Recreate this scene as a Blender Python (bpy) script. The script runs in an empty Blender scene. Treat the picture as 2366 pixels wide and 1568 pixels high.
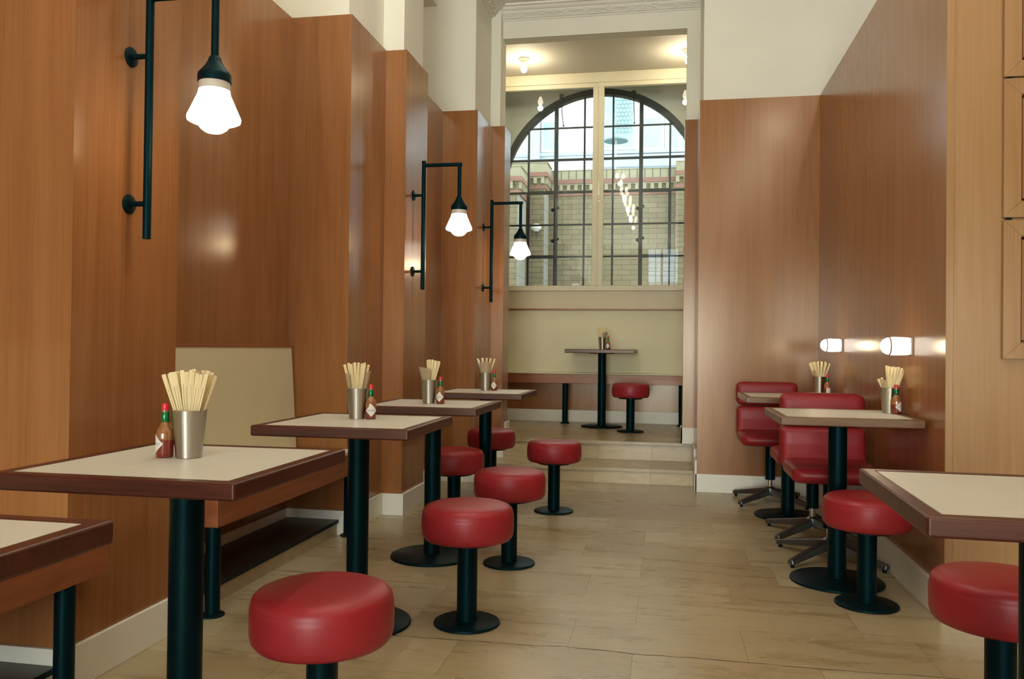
import bpy, bmesh, math, random
from mathutils import Vector, Matrix
random.seed(7)
PI = math.pi
S = bpy.context.scene
COL = S.collection

# ------------------------------------------------------------------ materials
def new_mat(name):
    m = bpy.data.materials.new(name); m.use_nodes = True
    nt = m.node_tree; nt.nodes.clear()
    out = nt.nodes.new('ShaderNodeOutputMaterial')
    b = nt.nodes.new('ShaderNodeBsdfPrincipled')
    nt.links.new(b.outputs[0], out.inputs[0])
    return m, nt, b, out
def N(nt, typ, **kw):
    n = nt.nodes.new(typ)
    for k, v in kw.items():
        if k.startswith('i_'): n.inputs[k[2:].replace('_', ' ')].default_value = v
        else: setattr(n, k, v)
    return n
def coords(nt, scale=(1,1,1), rot=(0,0,0), loc=(0,0,0)):
    tc = N(nt, 'ShaderNodeTexCoord'); mp = N(nt, 'ShaderNodeMapping')
    mp.inputs['Scale'].default_value = scale; mp.inputs['Rotation'].default_value = rot; mp.inputs['Location'].default_value = loc
    nt.links.new(tc.outputs['Object'], mp.inputs['Vector'])
    return mp.outputs[0]
def ramp(nt, fac, stops):
    r = N(nt, 'ShaderNodeValToRGB')
    e = r.color_ramp.elements
    while len(e) < len(stops): e.new(0.5)
    for q, (p, c) in zip(e, stops): q.position = p; q.color = (*c, 1)
    nt.links.new(fac, r.inputs[0]); return r.outputs[0]
def mixc(nt, f, a, b, mode='MIX'):
    m = N(nt, 'ShaderNodeMix', data_type='RGBA', blend_type=mode)
    for i, v in ((0, f), (6, a), (7, b)):
        if isinstance(v, (int, float)): m.inputs[i].default_value = v
        elif isinstance(v, tuple): m.inputs[i].default_value = (*v, 1)
        else: nt.links.new(v, m.inputs[i])
    return m.outputs[2]
def noise(nt, vec, scale, detail=3, rough=.5, dist=0):
    n = N(nt, 'ShaderNodeTexNoise'); n.inputs['Scale'].default_value = scale; n.inputs['Detail'].default_value = detail
    n.inputs['Roughness'].default_value = rough; n.inputs['Distortion'].default_value = dist
    nt.links.new(vec, n.inputs['Vector']); return n.outputs[0]
def bump(nt, b, h, strength=.1, dist=.002):
    n = N(nt, 'ShaderNodeBump'); n.inputs['Strength'].default_value = strength; n.inputs['Distance'].default_value = dist
    nt.links.new(h, n.inputs['Height']); nt.links.new(n.outputs[0], b.inputs['Normal'])
def plain(name, c, rough=.5, metal=0, var=.06, vs=6, coat=0, spec=.5, bmp=0, bs=200):
    m, nt, b, o = new_mat(name)
    v = coords(nt)
    n = noise(nt, v, vs, 4)
    k = 1 - var; j = 1 + var
    c1 = ramp(nt, n, [(.3, tuple(x*k for x in c)), (.7, tuple(min(1, x*j) for x in c))])
    nt.links.new(c1, b.inputs['Base Color'])
    b.inputs['Roughness'].default_value = rough; b.inputs['Metallic'].default_value = metal
    b.inputs['Coat Weight'].default_value = coat; b.inputs['Specular IOR Level'].default_value = spec
    if bmp: bump(nt, b, noise(nt, v, bs, 3), bmp, .002)
    return m
def wood(name, base, dark, light, axis='z', rough=.36, scale=1.0, coat=0, panel=.35, rough_var=.08):
    """veneer: grain runs along `axis`; tall cathedral figure and slow panel-to-panel variation"""
    m, nt, b, o = new_mat(name)
    s = {'z': (1, 1, .025), 'x': (.05, 1, 1), 'y': (1, .05, 1)}[axis]
    v = coords(nt, tuple(q*scale for q in s))
    fine = noise(nt, v, 95, 5, .7)
    mid = noise(nt, v, 14, 4, .6, .6)
    s2 = {'z': (1, 1, .10), 'x': (.10, 1, 1), 'y': (1, .10, 1)}[axis]
    v2 = coords(nt, tuple(q*scale for q in s2), loc=(.3, .7, .1))
    w = noise(nt, v2, 3.0, 2, .4, .8)
    wv = N(nt, 'ShaderNodeMath', operation='MULTIPLY'); wv.inputs[1].default_value = 42
    nt.links.new(w, wv.inputs[0])
    sn = N(nt, 'ShaderNodeMath', operation='SINE'); nt.links.new(wv.outputs[0], sn.inputs[0])
    ad = N(nt, 'ShaderNodeMath', operation='MULTIPLY_ADD'); ad.inputs[1].default_value = .05; ad.inputs[2].default_value = 0
    nt.links.new(sn.outputs[0], ad.inputs[0])
    sm = N(nt, 'ShaderNodeMath', operation='MULTIPLY_ADD'); sm.inputs[1].default_value = .40
    nt.links.new(mid, sm.inputs[0]); nt.links.new(ad.outputs[0], sm.inputs[2])
    sm2 = N(nt, 'ShaderNodeMath', operation='MULTIPLY_ADD'); sm2.inputs[1].default_value = .55
    nt.links.new(fine, sm2.inputs[0]); nt.links.new(sm.outputs[0], sm2.inputs[2])
    c = ramp(nt, sm2.outputs[0], [(.28, dark), (.47, base), (.66, light)])
    # slow variation from sheet to sheet
    s3 = {'z': (1, 1, .06), 'x': (.06, 1, 1), 'y': (1, .06, 1)}[axis]
    v3 = coords(nt, s3)
    pn = noise(nt, v3, 2.2, 1, .3)
    c2 = ramp(nt, pn, [(.3, (1-panel, 1-panel*1.15, 1-panel*1.3)), (.7, (1, 1, 1))])
    cc = mixc(nt, 1.0, c, c2, 'MULTIPLY')
    nt.links.new(cc, b.inputs['Base Color'])
    r = N(nt, 'ShaderNodeMapRange'); r.inputs[3].default_value = rough - rough_var; r.inputs[4].default_value = rough + rough_var
    nt.links.new(mid, r.inputs[0]); nt.links.new(r.outputs[0], b.inputs['Roughness'])
    b.inputs['Coat Weight'].default_value = coat; b.inputs['Coat Roughness'].default_value = .12
    b.inputs['Specular Tint'].default_value = (1, .90, .72, 1)   # warm tint painted into the sheen
    return m
def speckle(name, c, rough=.4, sc=900, amt=.1):
    m, nt, b, o = new_mat(name)
    v = coords(nt); n = noise(nt, v, sc, 2, .6); n2 = noise(nt, v, 3, 2)
    c1 = ramp(nt, n, [(.35, tuple(x*(1-amt) for x in c)), (.65, tuple(min(1, x*(1+amt)) for x in c))])
    c2 = ramp(nt, n2, [(.3, (.96,.96,.95)), (.7, (1,1,1))])
    nt.links.new(mixc(nt, 1.0, c1, c2, 'MULTIPLY'), b.inputs['Base Color'])
    b.inputs['Roughness'].default_value = rough
    return m
def stone(name, rowh=.325, axis='floor', yoff=0.0, brickw=.62, k=1.0):
    """travertine courses running along X"""
    m, nt, b, o = new_mat(name)
    tc = N(nt, 'ShaderNodeTexCoord')
    mp = N(nt, 'ShaderNodeMapping')
    if axis == 'riser': mp.inputs['Rotation'].default_value = (PI/2, 0, 0)
    mp.inputs['Location'].default_value = (.1, yoff, 0)
    nt.links.new(tc.outputs['Object'], mp.inputs['Vector'])
    br = N(nt, 'ShaderNodeTexBrick', offset=.37, offset_frequency=2, squash=1.35, squash_frequency=3)
    br.inputs['Color1'].default_value = (.0,.0,.0,1); br.inputs['Color2'].default_value = (1,1,1,1); br.inputs['Mortar'].default_value = (.5,.5,.5,1)
    br.inputs['Scale'].default_value = 1; br.inputs['Mortar Size'].default_value = .0013; br.inputs['Mortar Smooth'].default_value = .3
    br.inputs['Brick Width'].default_value = brickw; br.inputs['Row Height'].default_value = rowh
    nt.links.new(mp.outputs[0], br.inputs['Vector'])
    tone = ramp(nt, br.outputs['Color'], [(0, (.36*k,.285*k,.160*k)), (.5, (.42*k,.345*k,.205*k)), (1, (.47*k,.40*k,.255*k))])
    # long bedding veins along X, shifted tile by tile
    add = N(nt, 'ShaderNodeVectorMath', operation='ADD'); sc = N(nt, 'ShaderNodeVectorMath', operation='SCALE'); sc.inputs['Scale'].default_value = 7.0
    nt.links.new(br.outputs['Color'], sc.inputs[0]); nt.links.new(tc.outputs['Object'], add.inputs[0]); nt.links.new(sc.outputs[0], add.inputs[1])
    mp2 = N(nt, 'ShaderNodeMapping'); mp2.inputs['Scale'].default_value = (.22, 1.4, 1.4); nt.links.new(add.outputs[0], mp2.inputs['Vector'])
    v1 = noise(nt, mp2.outputs[0], 9, 6, .62, .5)
    vein = ramp(nt, v1, [(.28, (.74,.66,.54)), (.38, (.90,.86,.80)), (.50, (1,1,1)), (.60, (1.03,1.03,1.02)), (.74, (.92,.88,.80))])
    v2 = noise(nt, mp2.outputs[0], 45, 5, .7)
    sp = ramp(nt, v2, [(.30, (.80,.75,.68)), (.5, (1,1,1))])
    c = mixc(nt, 1, tone, vein, 'MULTIPLY'); c = mixc(nt, .8, c, sp, 'MULTIPLY')
    # small pits
    vo = noise(nt, tc.outputs['Object'], 60, 2, .5)
    pit = ramp(nt, vo, [(.235, (.35,.28,.2)), (.26, (1,1,1))])
    c = mixc(nt, .8, c, pit, 'MULTIPLY')
    inv = N(nt, 'ShaderNodeMath', operation='SUBTRACT'); inv.inputs[0].default_value = 0
    c = mixc(nt, br.outputs['Fac'], c, (.21,.15,.09))
    nt.links.new(c, b.inputs['Base Color'])
    r = N(nt, 'ShaderNodeMapRange'); r.inputs[3].default_value = .20; r.inputs[4].default_value = .38
    nt.links.new(v1, r.inputs[0]); nt.links.new(r.outputs[0], b.inputs['Roughness'])
    h = N(nt, 'ShaderNodeMath', operation='SUBTRACT'); h.inputs[0].default_value = 1
    nt.links.new(br.outputs['Fac'], h.inputs[1]); bump(nt, b, h.outputs[0], .25, .002)
    return m
def brickmat(name, c1, c2, mortar, bw=.26, bh=.078, rot=(PI/2,0,0)):
    m, nt, b, o = new_mat(name)
    tc = N(nt, 'ShaderNodeTexCoord'); mp = N(nt, 'ShaderNodeMapping'); mp.inputs['Rotation'].default_value = rot
    nt.links.new(tc.outputs['Object'], mp.inputs['Vector'])
    br = N(nt, 'ShaderNodeTexBrick'); br.inputs['Color1'].default_value = (*c1,1); br.inputs['Color2'].default_value = (*c2,1); br.inputs['Mortar'].default_value = (*mortar,1)
    br.inputs['Scale'].default_value = 1; br.inputs['Mortar Size'].default_value = .0038; br.inputs['Brick Width'].default_value = bw; br.inputs['Row Height'].default_value = bh
    nt.links.new(mp.outputs[0], br.inputs['Vector']); nt.links.new(br.outputs['Color'], b.inputs['Base Color'])
    b.inputs['Roughness'].default_value = .7
    return m
def emis(name, c, s, base=(.9,.9,.88)):
    m, nt, b, o = new_mat(name)
    n = noise(nt, coords(nt), 3, 1); cc = ramp(nt, n, [(.2, tuple(x*.98 for x in c)), (.8, c)])
    b.inputs['Base Color'].default_value = (*base, 1); nt.links.new(cc, b.inputs['Emission Color']); b.inputs['Emission Strength'].default_value = s
    b.inputs['Roughness'].default_value = .25
    return m
def glassmat(name, tint=(.97,.99,.98), ior=1.5):
    m = bpy.data.materials.new(name); m.use_nodes = True; nt = m.node_tree; nt.nodes.clear()
    out = N(nt, 'ShaderNodeOutputMaterial'); t = N(nt, 'ShaderNodeBsdfTransparent'); g = N(nt, 'ShaderNodeBsdfGlossy')
    t.inputs[0].default_value = (*tint, 1); g.inputs['Roughness'].default_value = .003
    f = N(nt, 'ShaderNodeFresnel'); f.inputs['IOR'].default_value = ior
    mx = N(nt, 'ShaderNodeMixShader'); nt.links.new(f.outputs[0], mx.inputs[0]); nt.links.new(t.outputs[0], mx.inputs[1]); nt.links.new(g.outputs[0], mx.inputs[2])
    nt.links.new(mx.outputs[0], out.inputs[0]); return m

M = {}
M['wood'] = wood('veneer_cherry', (.30,.125,.042), (.25,.098,.032), (.345,.153,.056), 'z', rough=.21, panel=.10, rough_var=.03)
M['wood_y'] = wood('veneer_bench_side', (.30,.095,.036), (.2,.06,.022), (.38,.13,.05), 'y', rough=.34, panel=.15)
M['wood_x'] = wood('veneer_bench_front', (.30,.095,.036), (.2,.06,.022), (.38,.13,.05), 'x', rough=.34, panel=.15)
M['oak'] = wood('light_oak', (.365,.210,.092), (.32,.172,.070), (.41,.25,.118), 'z', rough=.24, panel=.08, rough_var=.03)
M['mahogany'] = wood('dark_mahogany', (.060,.012,.008), (.028,.006,.005), (.10,.021,.012), 'x', rough=.32, scale=1.6, coat=0.0, panel=.1)
M['edge_paler'] = wood('paler_edge_wood', (.145,.072,.036), (.10,.048,.024), (.19,.10,.05), 'x', rough=.3, scale=1.6, coat=.12, panel=.1)  # paler brown for the edge bands of the two right wall tables
M['laminate'] = speckle('cream_laminate', (.63,.61,.525), .40, 700, .05)
M['cream'] = speckle('cream_upholstery', (.68,.625,.42), .55, 500, .07)
M['plaster'] = plain('cream_plaster', (.76,.74,.625), .8, var=.03, vs=2, bmp=.15, bs=120)
M['ceil'] = plain('white_ceiling', (.78,.77,.68), .85, var=.02, vs=2)
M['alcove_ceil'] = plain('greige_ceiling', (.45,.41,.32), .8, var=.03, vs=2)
M['base'] = plain('painted_skirting', (.80,.79,.68), .45, var=.03)
M['frame'] = plain('cream_window_paint', (.62,.57,.40), .45, var=.03)
M['fascia'] = plain('beige_fascia', (.60,.52,.35), .5, var=.03)
M['steelblack'] = plain('black_steel', (.0010,.0070,.0092), .42, var=.12, bmp=.12, bs=500, spec=.16)
M['steelblack'].node_tree.nodes['Principled BSDF'].inputs['Specular Tint'].default_value = (.25,.85,.95,1)
M['iron'] = plain('window_iron', (.02,.032,.036), .5, var=.15)
M['red'] = plain('red_vinyl', (.275,.016,.021), .41, spec=.36, var=.06, vs=9, bmp=.07, bs=260)
M['chrome'] = plain('chrome', (.6,.6,.58), .18, metal=1, var=.03)
M['darkchrome'] = plain('brushed_alloy', (.16,.17,.17), .35, metal=.9, var=.1)
M['steel'] = plain('brushed_steel', (.56,.54,.47), .2, metal=1, var=.05)
_nt = M['steel'].node_tree; _b = _nt.nodes['Principled BSDF']; _t = _nt.nodes.new('ShaderNodeTangent'); _t.direction_type = 'RADIAL'; _t.axis = 'Z'
_nt.links.new(_t.outputs[0], _b.inputs['Tangent']); _b.inputs['Anisotropic'].default_value = 1.0; _b.inputs['Roughness'].default_value = .42; _b.inputs['Anisotropic Rotation'].default_value = .25
M['stick'] = wood('chopstick_bamboo', (.84,.72,.43), (.74,.60,.32), (.90,.80,.54), 'z', rough=.55, scale=3, panel=.1)
M['napkin'] = plain('kraft_paper', (.42,.32,.19), .8, var=.08, vs=30)
M['floor'] = stone('travertine_floor', .325, 'floor', yoff=-.295+.325*0)
M['riser'] = stone('travertine_riser', .5, 'riser', yoff=.0, brickw=.45, k=1.3)
M['ledge'] = plain('black_granite', (.045,.038,.030), .38, var=.25, vs=40)
M['stone_lip'] = plain('beige_stone', (.42,.36,.22), .45, var=.1, vs=12)
M['shade'] = emis('opal_shade', (1,.92,.80), 2.5)
M['opal'] = emis('opal_globe', (1,.92,.80), 1.7)
M['opal_rim'] = plain('frosted_collar', (.55,.5,.42), .3)
M['bulb'] = emis('hot_bulb', (1,.88,.68), 9.0)
M['glass'] = glassmat('window_glass')
M['bottle'] = plain('bottle_with_sauce_film', (.26,.105,.035), .08, var=.2, vs=40, coat=.5)
M['sauce'] = plain('red_pepper_sauce', (.17,.018,.009), .08, var=.1, vs=40, coat=.5)
M['capred'] = plain('red_cap', (.6,.02,.03), .35)
M['green'] = plain('green_foil', (.01,.16,.05), .25, metal=.5)
M['paper'] = plain('label_paper', (.72,.70,.64), .6, var=.02)
M['ink'] = plain('label_ink', (.10,.16,.10), .6)
M['inkred'] = plain('label_red', (.5,.05,.05), .6)
M['ring'] = plain('brown_ring', (.25,.12,.06), .4)
M['plug'] = plain('white_porcelain', (.75,.72,.62), .3)
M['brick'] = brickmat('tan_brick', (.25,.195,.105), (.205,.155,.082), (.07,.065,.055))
M['brick_side_lit'] = brickmat('tan_brick_daylit', (.36,.33,.27), (.33,.30,.24), (.10,.10,.09), rot=(PI/2,0,PI/2))  # paler, greyer copy of the brick: daylight on side faces put into the colour
M['coping'] = plain('sandstone', (.36,.31,.19), .7, var=.1)
M['redbrick'] = plain('red_brick_band', (.27,.12,.085), .7, var=.1)
M['facade'] = plain('white_render', (.86,.87,.86), .6, var=.01)
M['facadegrey'] = plain('grey_band', (.45,.50,.55), .6, var=.03)
M['teal'] = plain('teal_glazing', (.42,.54,.55), .2, var=.1)
M['lattice'] = plain('mint_lattice', (.45,.60,.55), .5, var=.05)
M['parasol'] = plain('grey_green_cloth', (.16,.26,.24), .7, var=.05)
M['ground'] = plain('paving', (.3,.3,.28), .8, var=.1)

# ------------------------------------------------------------------ mesh helpers
class MB:
    def __init__(s): s.bm = bmesh.new()
    def box(s, x0, x1, y0, y1, z0, z1):
        v = [s.bm.verts.new((x, y, z)) for x in (x0, x1) for y in (y0, y1) for z in (z0, z1)]
        for f in ((0,1,3,2), (4,6,7,5), (0,4,5,1), (2,3,7,6), (0,2,6,4), (1,5,7,3)): s.bm.faces.new([v[i] for i in f])
        return s
    def hexa(s, pts):
        """8 points: 4 of one end loop then the 4 matching of the other"""
        v = [s.bm.verts.new(p) for p in pts]
        for f in ((3,2,1,0), (4,5,6,7), (0,1,5,4), (1,2,6,5), (2,3,7,6), (3,0,4,7)): s.bm.faces.new([v[i] for i in f])
        return s
    def prism(s, poly, axis, a, b):
        """extrude a 2-D polygon along axis from a to b"""
        def P(u, w, t): return {'x': (t, u, w), 'y': (u, t, w), 'z': (u, w, t)}[axis]
        A = [s.bm.verts.new(P(u, w, a)) for u, w in poly]; B = [s.bm.verts.new(P(u, w, b)) for u, w in poly]
        s.bm.faces.new(A); s.bm.faces.new(B[::-1]); n = len(poly)
        for i in range(n): s.bm.faces.new((A[i], B[i], B[(i+1)%n], A[(i+1)%n]))
        return s
    def lathe(s, prof, seg=32, mat=None, c=(0,0,0), caps=True):
        """profile [(r,z)...] around Z; optional 3x3 orientation"""
        rings = []
        R = mat or Matrix.Identity(3); c = Vector(c)
        for r, z in prof:
            if r < 1e-6: rings.append([s.bm.verts.new(c + R @ Vector((0,0,z)))])
            else: rings.append([s.bm.verts.new(c + R @ Vector((r*math.cos(2*PI*i/seg), r*math.sin(2*PI*i/seg), z))) for i in range(seg)])
        for a, b in zip(rings, rings[1:]):
            for i in range(seg):
                j = (i+1) % seg
                if len(a) == 1 and len(b) == 1: continue
                if len(a) == 1: s.bm.faces.new((a[0], b[j], b[i]))
                elif len(b) == 1: s.bm.faces.new((a[i], a[j], b[0]))
                else: s.bm.faces.new((a[i], a[j], b[j], b[i]))
        if caps:
            if len(rings[0]) > 1: s.bm.faces.new(rings[0][::-1])
            if len(rings[-1]) > 1: s.bm.faces.new(rings[-1])
        return s
    def cyl(s, p, q, r, seg=20, r2=None):
        p, q = Vector(p), Vector(q); d = q-p
        return s.lathe([(r, 0), (r2 or r, d.length)], seg, d.to_track_quat('Z', 'Y').to_matrix(), p)
    def tube(s, pts, r, seg=12):
        for a, b in zip(pts, pts[1:]): s.cyl(a, b, r, seg)
        for p in pts[1:-1]: s.ball(p, r, seg)
        return s
    def ball(s, c, r, seg=12, sz=1):
        n = 8
        return s.lathe([(r*math.sin(PI*i/n), -r*sz*math.cos(PI*i/n)) for i in range(n+1)], seg, None, c, False)
    def build(s, name, mat, parent=None, bevel=0, smooth=True, seg=2, loc=None, ang=35):
        bmesh.ops.recalc_face_normals(s.bm, faces=s.bm.faces)
        for f in s.bm.faces: f.smooth = smooth
        if smooth:
            for e in s.bm.edges:
                e.smooth = len(e.link_faces) == 2 and e.calc_face_angle(0) < math.radians(ang)
        me = bpy.data.meshes.new(name); s.bm.to_mesh(me); s.bm.free()
        o = bpy.data.objects.new(name, me); COL.objects.link(o); me.materials.append(mat)
        if bevel:
            m = o.modifiers.new('bevel', 'BEVEL'); m.width = bevel; m.segments = seg; m.limit_method = 'ANGLE'; m.angle_limit = math.radians(40); m.harden_normals = True
        if parent: o.parent = parent
        if loc: o.location = loc
        return o
def thing(name, label, cat, loc=(0,0,0), rz=0, group=None):
    o = bpy.data.objects.new(name, None); COL.objects.link(o); o.empty_display_size = .05
    o.location = loc; o.rotation_euler = (0, 0, rz); tag(o, label, cat, group); return o
def tag(o, label, cat, group=None):
    o['label'] = label; o['category'] = cat
    if group: o['group'] = group
    return o
def struct(o): o['kind'] = 'structure'; return o
def copy_tree(o, loc=None, rz=None, label=None, parent=None, group=None):
    c = o.copy(); COL.objects.link(c)
    if parent: c.parent = parent
    if loc is not None: c.location = loc
    if rz is not None: c.rotation_euler = (0, 0, rz)
    if label: c['label'] = label
    if group: c['group'] = group
    for ch in list(o.children): copy_tree(ch, parent=c)
    return c

# ------------------------------------------------------------------ room shell
ZT = 2.94            # top of the timber cladding
ZC = 4.02            # ceiling
Z2 = .28             # raised platform
YN = -7.0            # street side
f = MB().box(-2.6, 3.6, YN-.3, 6.53, -.12, 0).build('floor', M['floor']); struct(f)
st = MB(); st.box(-1.8, .27, 6.53, 7.03, -.12, .125-.028).box(-1.8, .27, 7.03, 8.95, -.12, Z2-.03)
struct(st.build('floor.001', M['riser']))
st = MB(); st.box(-1.8, .27, 6.51, 7.05, .097, .125).box(-1.95, .5, 7.00, 8.95, Z2-.03, Z2)
struct(st.build('floor.002', M['floor'], bevel=.003))
# a hairline crack that wanders along one floor joint
pts = []; x = -1.0
while x < 1.15:
    pts.append((x, 2.895 + .006*math.sin(x*9) + random.uniform(-.004, .004) + (.018*math.sin((x+.45)*9) if -.45 < x < -.1 else 0), 0.0003)); x += .05
cr = MB()
for a, b in zip(pts, pts[1:]):
    w = random.uniform(.0006, .0026); cr.hexa([(a[0], a[1]-w, -.004), (a[0], a[1]+w, -.004), (a[0], a[1]+w, .0006), (a[0], a[1]-w, .0006), (b[0], b[1]-w, -.004), (b[0], b[1]+w, -.004), (b[0], b[1]+w, .0006), (b[0], b[1]-w, .0006)])
struct(cr.build('trim_crack', plain('crack_dirt', (.09,.06,.035), .9), smooth=False))

XB = -2.45
left = [  # (X face, y0, y1) of the timber cladding, near to far
 (-2.13, YN, 1.0), (-2.13, 1.0, 2.20), (-1.775, 2.20, 2.745), (-2.12, 2.745, 4.37), (-1.757, 4.37, 4.95),
 (-1.62, 4.95, 5.42), (-1.757, 5.42, 6.30), (-1.47, 6.30, 6.88), (-1.365, 6.88, 7.14)]
w = MB()
for X, a, b in left: w.box(XB, X, a, b, 0, ZT if a < 6.8 else 2.965)
struct(w.build('wall_left', M['wood'], smooth=False))
# plaster above, set back from the timber
w = MB(); d = .03
for i, (X, a, b) in enumerate(left):
    zb = (ZT if a < 6.8 else 2.965) - .001
    if a == 5.42:
        w.box(XB, -1.95, a-d, b+d, zb, ZC); w.box(-1.95, -1.82, a-d, b+d, 3.80, ZC); continue
    ya = a + (d if i and left[i-1][0] < X else -d if i else 0); yb_ = b + (-d if i+1 < len(left) and left[i+1][0] < X else d)
    w.box(XB, X-d-(.02 if a > 6.8 else 0), ya, yb_ if a < 6.8 else 7.14, zb, ZC)
struct(w.build('wall_left.001', M['plaster'], smooth=False))

# partition on the right: cupboard-sized timber block
w = MB()
w.hexa([(1.095, 3.5, 0), (3.4, 3.5, 0), (3.4, 6.32, 0), (1.105, 6.32, 0), (1.095, 3.5, ZT), (3.4, 3.5, ZT), (3.4, 6.32, ZT), (1.105, 6.32, ZT)])
struct(w.build('wall_right', M['wood'], smooth=False))
struct(MB().box(1.09, 1.118, 3.488, 3.5, 0, ZT).build('trim_corner', M['oak'], bevel=.002))
o = MB().box(1.118, 3.4, 3.492, 3.5, 0, ZT).build('wall_right.001', M['oak'], smooth=False); struct(o)
# far wall right of the steps
struct(MB().box(.245, 1.3, 6.30, 7.14, 0, ZT).build('wall_far', M['wood'], smooth=False))
w = MB().box(.272, 3.5, 6.33, 7.14, ZT-.001, ZC)
w.box(.163, .3, 7.0, 7.14, 2.98, ZC)                         # right of the opening
w.box(-1.55, .163, 7.0, 7.14, 3.762, ZC)                     # header
struct(w.build('wall_far.001', M['plaster'], smooth=False))
struct(MB().box(.152, .262, 6.98, 7.15, Z2, 2.985).build('wall_far.002', M['wood'], smooth=False))
# outer shell right and behind the camera; thick right wall added to block daylight
struct(MB().box(3.4, 3.6, 3.4, 7.14, 0, ZC).box(1.95, 3.6, YN, 3.49, 0, ZC).build('wall_right.002', M['wood'], smooth=False))
w = MB()   # street front: shop window, transom with the pattern mirrored in the far glass
w.box(-2.45, -1.9, YN-.25, YN, 0, ZC); w.box(.95, 3.6, YN-.25, YN, 0, ZC); w.box(-1.9, .95, YN-.25, YN, 0, .25)
w.box(-1.9, -.50, YN-.25, YN, 2.45, ZC); w.box(.50, .95, YN-.25, YN, 2.45, ZC); w.box(-.50, .50, YN-.25, YN, 2.45, 3.05)
w.box(-.14, -.07, YN-.25, YN, 3.0, ZC)
struct(w.build('wall_near', M['plaster'], smooth=False))
fr = MB()
for x in (-1.9, -.95, 0, .9): fr.box(x, x+.05, YN-.12, YN-.06, .25, 2.46)
for z in (3.35, 3.6, 3.8): fr.box(-.50, .50, YN-.12, YN-.08, z, z+.02)
for x in (-.3, .1, .28): fr.box(x, x+.02, YN-.12, YN-.08, 3.05, 4.01)
fr.box(-1.9, .95, YN-.12, YN-.06, 2.1, 2.15)
struct(fr.build('window_3', M['iron'], smooth=False))
# ceilings
struct(MB().box(-2.45, 3.6, YN-.25, 7.14, ZC, ZC+.2).build('ceiling', M['ceil'], smooth=False))
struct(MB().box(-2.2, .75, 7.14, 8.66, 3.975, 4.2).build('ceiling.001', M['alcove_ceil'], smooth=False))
# alcove shell
w = MB().box(-2.2, -1.95, 7.14, 9.35, 0, 4.6).box(.50, .75, 7.14, 9.35, 0, 4.6)
struct(w.build('wall_left.002', M['plaster'], smooth=False))
struct(MB().box(-1.95, .50, 8.74, 8.9, 0, 1.67).build('wall_far.003', M['wood'], smooth=False))
w = MB().box(-1.95, .50, 8.66, 8.80, 3.975, 4.6).box(-1.95, .50, 8.66, 9.55, 4.55, 4.6)
struct(w.build('wall_far.004', M['plaster'], smooth=False))
struct(MB().box(-1.95, .50, 8.64, 8.74, 1.482, 1.672).build('trim_1', M['fascia'], bevel=.002))
struct(MB().box(-1.95, .50, 8.60, 8.74, 1.468, 1.482).build('trim_2', M['wood_x'], bevel=.002))
# the deep reveal between the two windows
struct(MB().box(-1.95, .50, 8.74, 9.35, 1.55, 1.70).build('trim_3', M['plaster'], bevel=.002))

# skirting
BH = .135; bt = .016
w = MB()
def run(x0, y0, x1, y1, z=0, h=BH):   # axis-aligned skirting run given by its outer face; thickness inward chosen by caller
    w.box(min(x0, x1), max(x0, x1), min(y0, y1), max(y0, y1), z, z+h)
run(-2.13, YN, -2.13+bt, 2.2); run(-2.13, 2.2-bt, -1.775, 2.2); run(-1.775, 2.2-bt, -1.775+bt, 2.745); run(-2.12, 2.745, -2.12+bt, 4.37)
run(-2.12, 4.37-bt, -1.757, 4.37); run(-1.757, 4.37-bt, -1.757+bt, 4.95); run(-1.757+bt, 4.95-bt, -1.62+bt, 4.95); run(-1.62, 4.95, -1.62+bt, 5.42+bt)
run(-1.757, 5.42, -1.757+bt, 6.3); run(-1.757, 6.3-bt, -1.47+bt, 6.3); run(-1.47, 6.3, -1.47+bt, 6.53); run(-1.47, 6.52, -1.47+bt, 6.88, .125); run(-1.47, 6.88-bt, -1.365+bt, 6.88, .125)
run(-1.365, 6.88, -1.365+bt, 7.03, .125); run(-1.365, 7.0, -1.365+bt, 7.16, Z2)
struct(w.build('baseboard_left', M['base'], bevel=.002))
w = MB()
w.box(1.075, 1.1, 3.5-bt, 6.3, 0, BH); w.box(1.075, 3.4, 3.476, 3.492, 0, BH); w.box(.232, 1.1, 6.3-bt, 6.3, 0, BH)
w.box(.229, .245, 6.3-bt, 6.53, 0, BH+.1)
w.box(.229, .245, 6.5, 6.98, .125, .125+.17)
w.box(.136, .25, 6.965, 6.981, Z2, Z2+BH); w.box(.136, .152, 6.965, 7.16, Z2, Z2+BH)
struct(w.build('baseboard_right', M['base'], bevel=.002))
struct(MB().box(-1.95, .50, 8.724, 8.74, Z2, Z2+.125).build('baseboard_far', M['base'], bevel=.002))

# niche plinths: stone kerb with a polished black top
for k, (ya, yb_) in enumerate(((.4, 2.182), (2.95, 4.352))):
    struct(MB().box(-2.10, -1.80, ya, yb_, 0, .072).build('trim_%d' % (4+2*k), M['stone_lip'], smooth=False))
    struct(MB().box(-2.10, -1.792, ya, yb_, .074, .086).build('trim_%d' % (5+2*k), M['ledge'], bevel=.001))
    struct(MB().box(-1.797, -1.789, ya, yb_, .068, .0855).build('trim_%d' % (8+k), M['steelblack'], bevel=.001))

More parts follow.
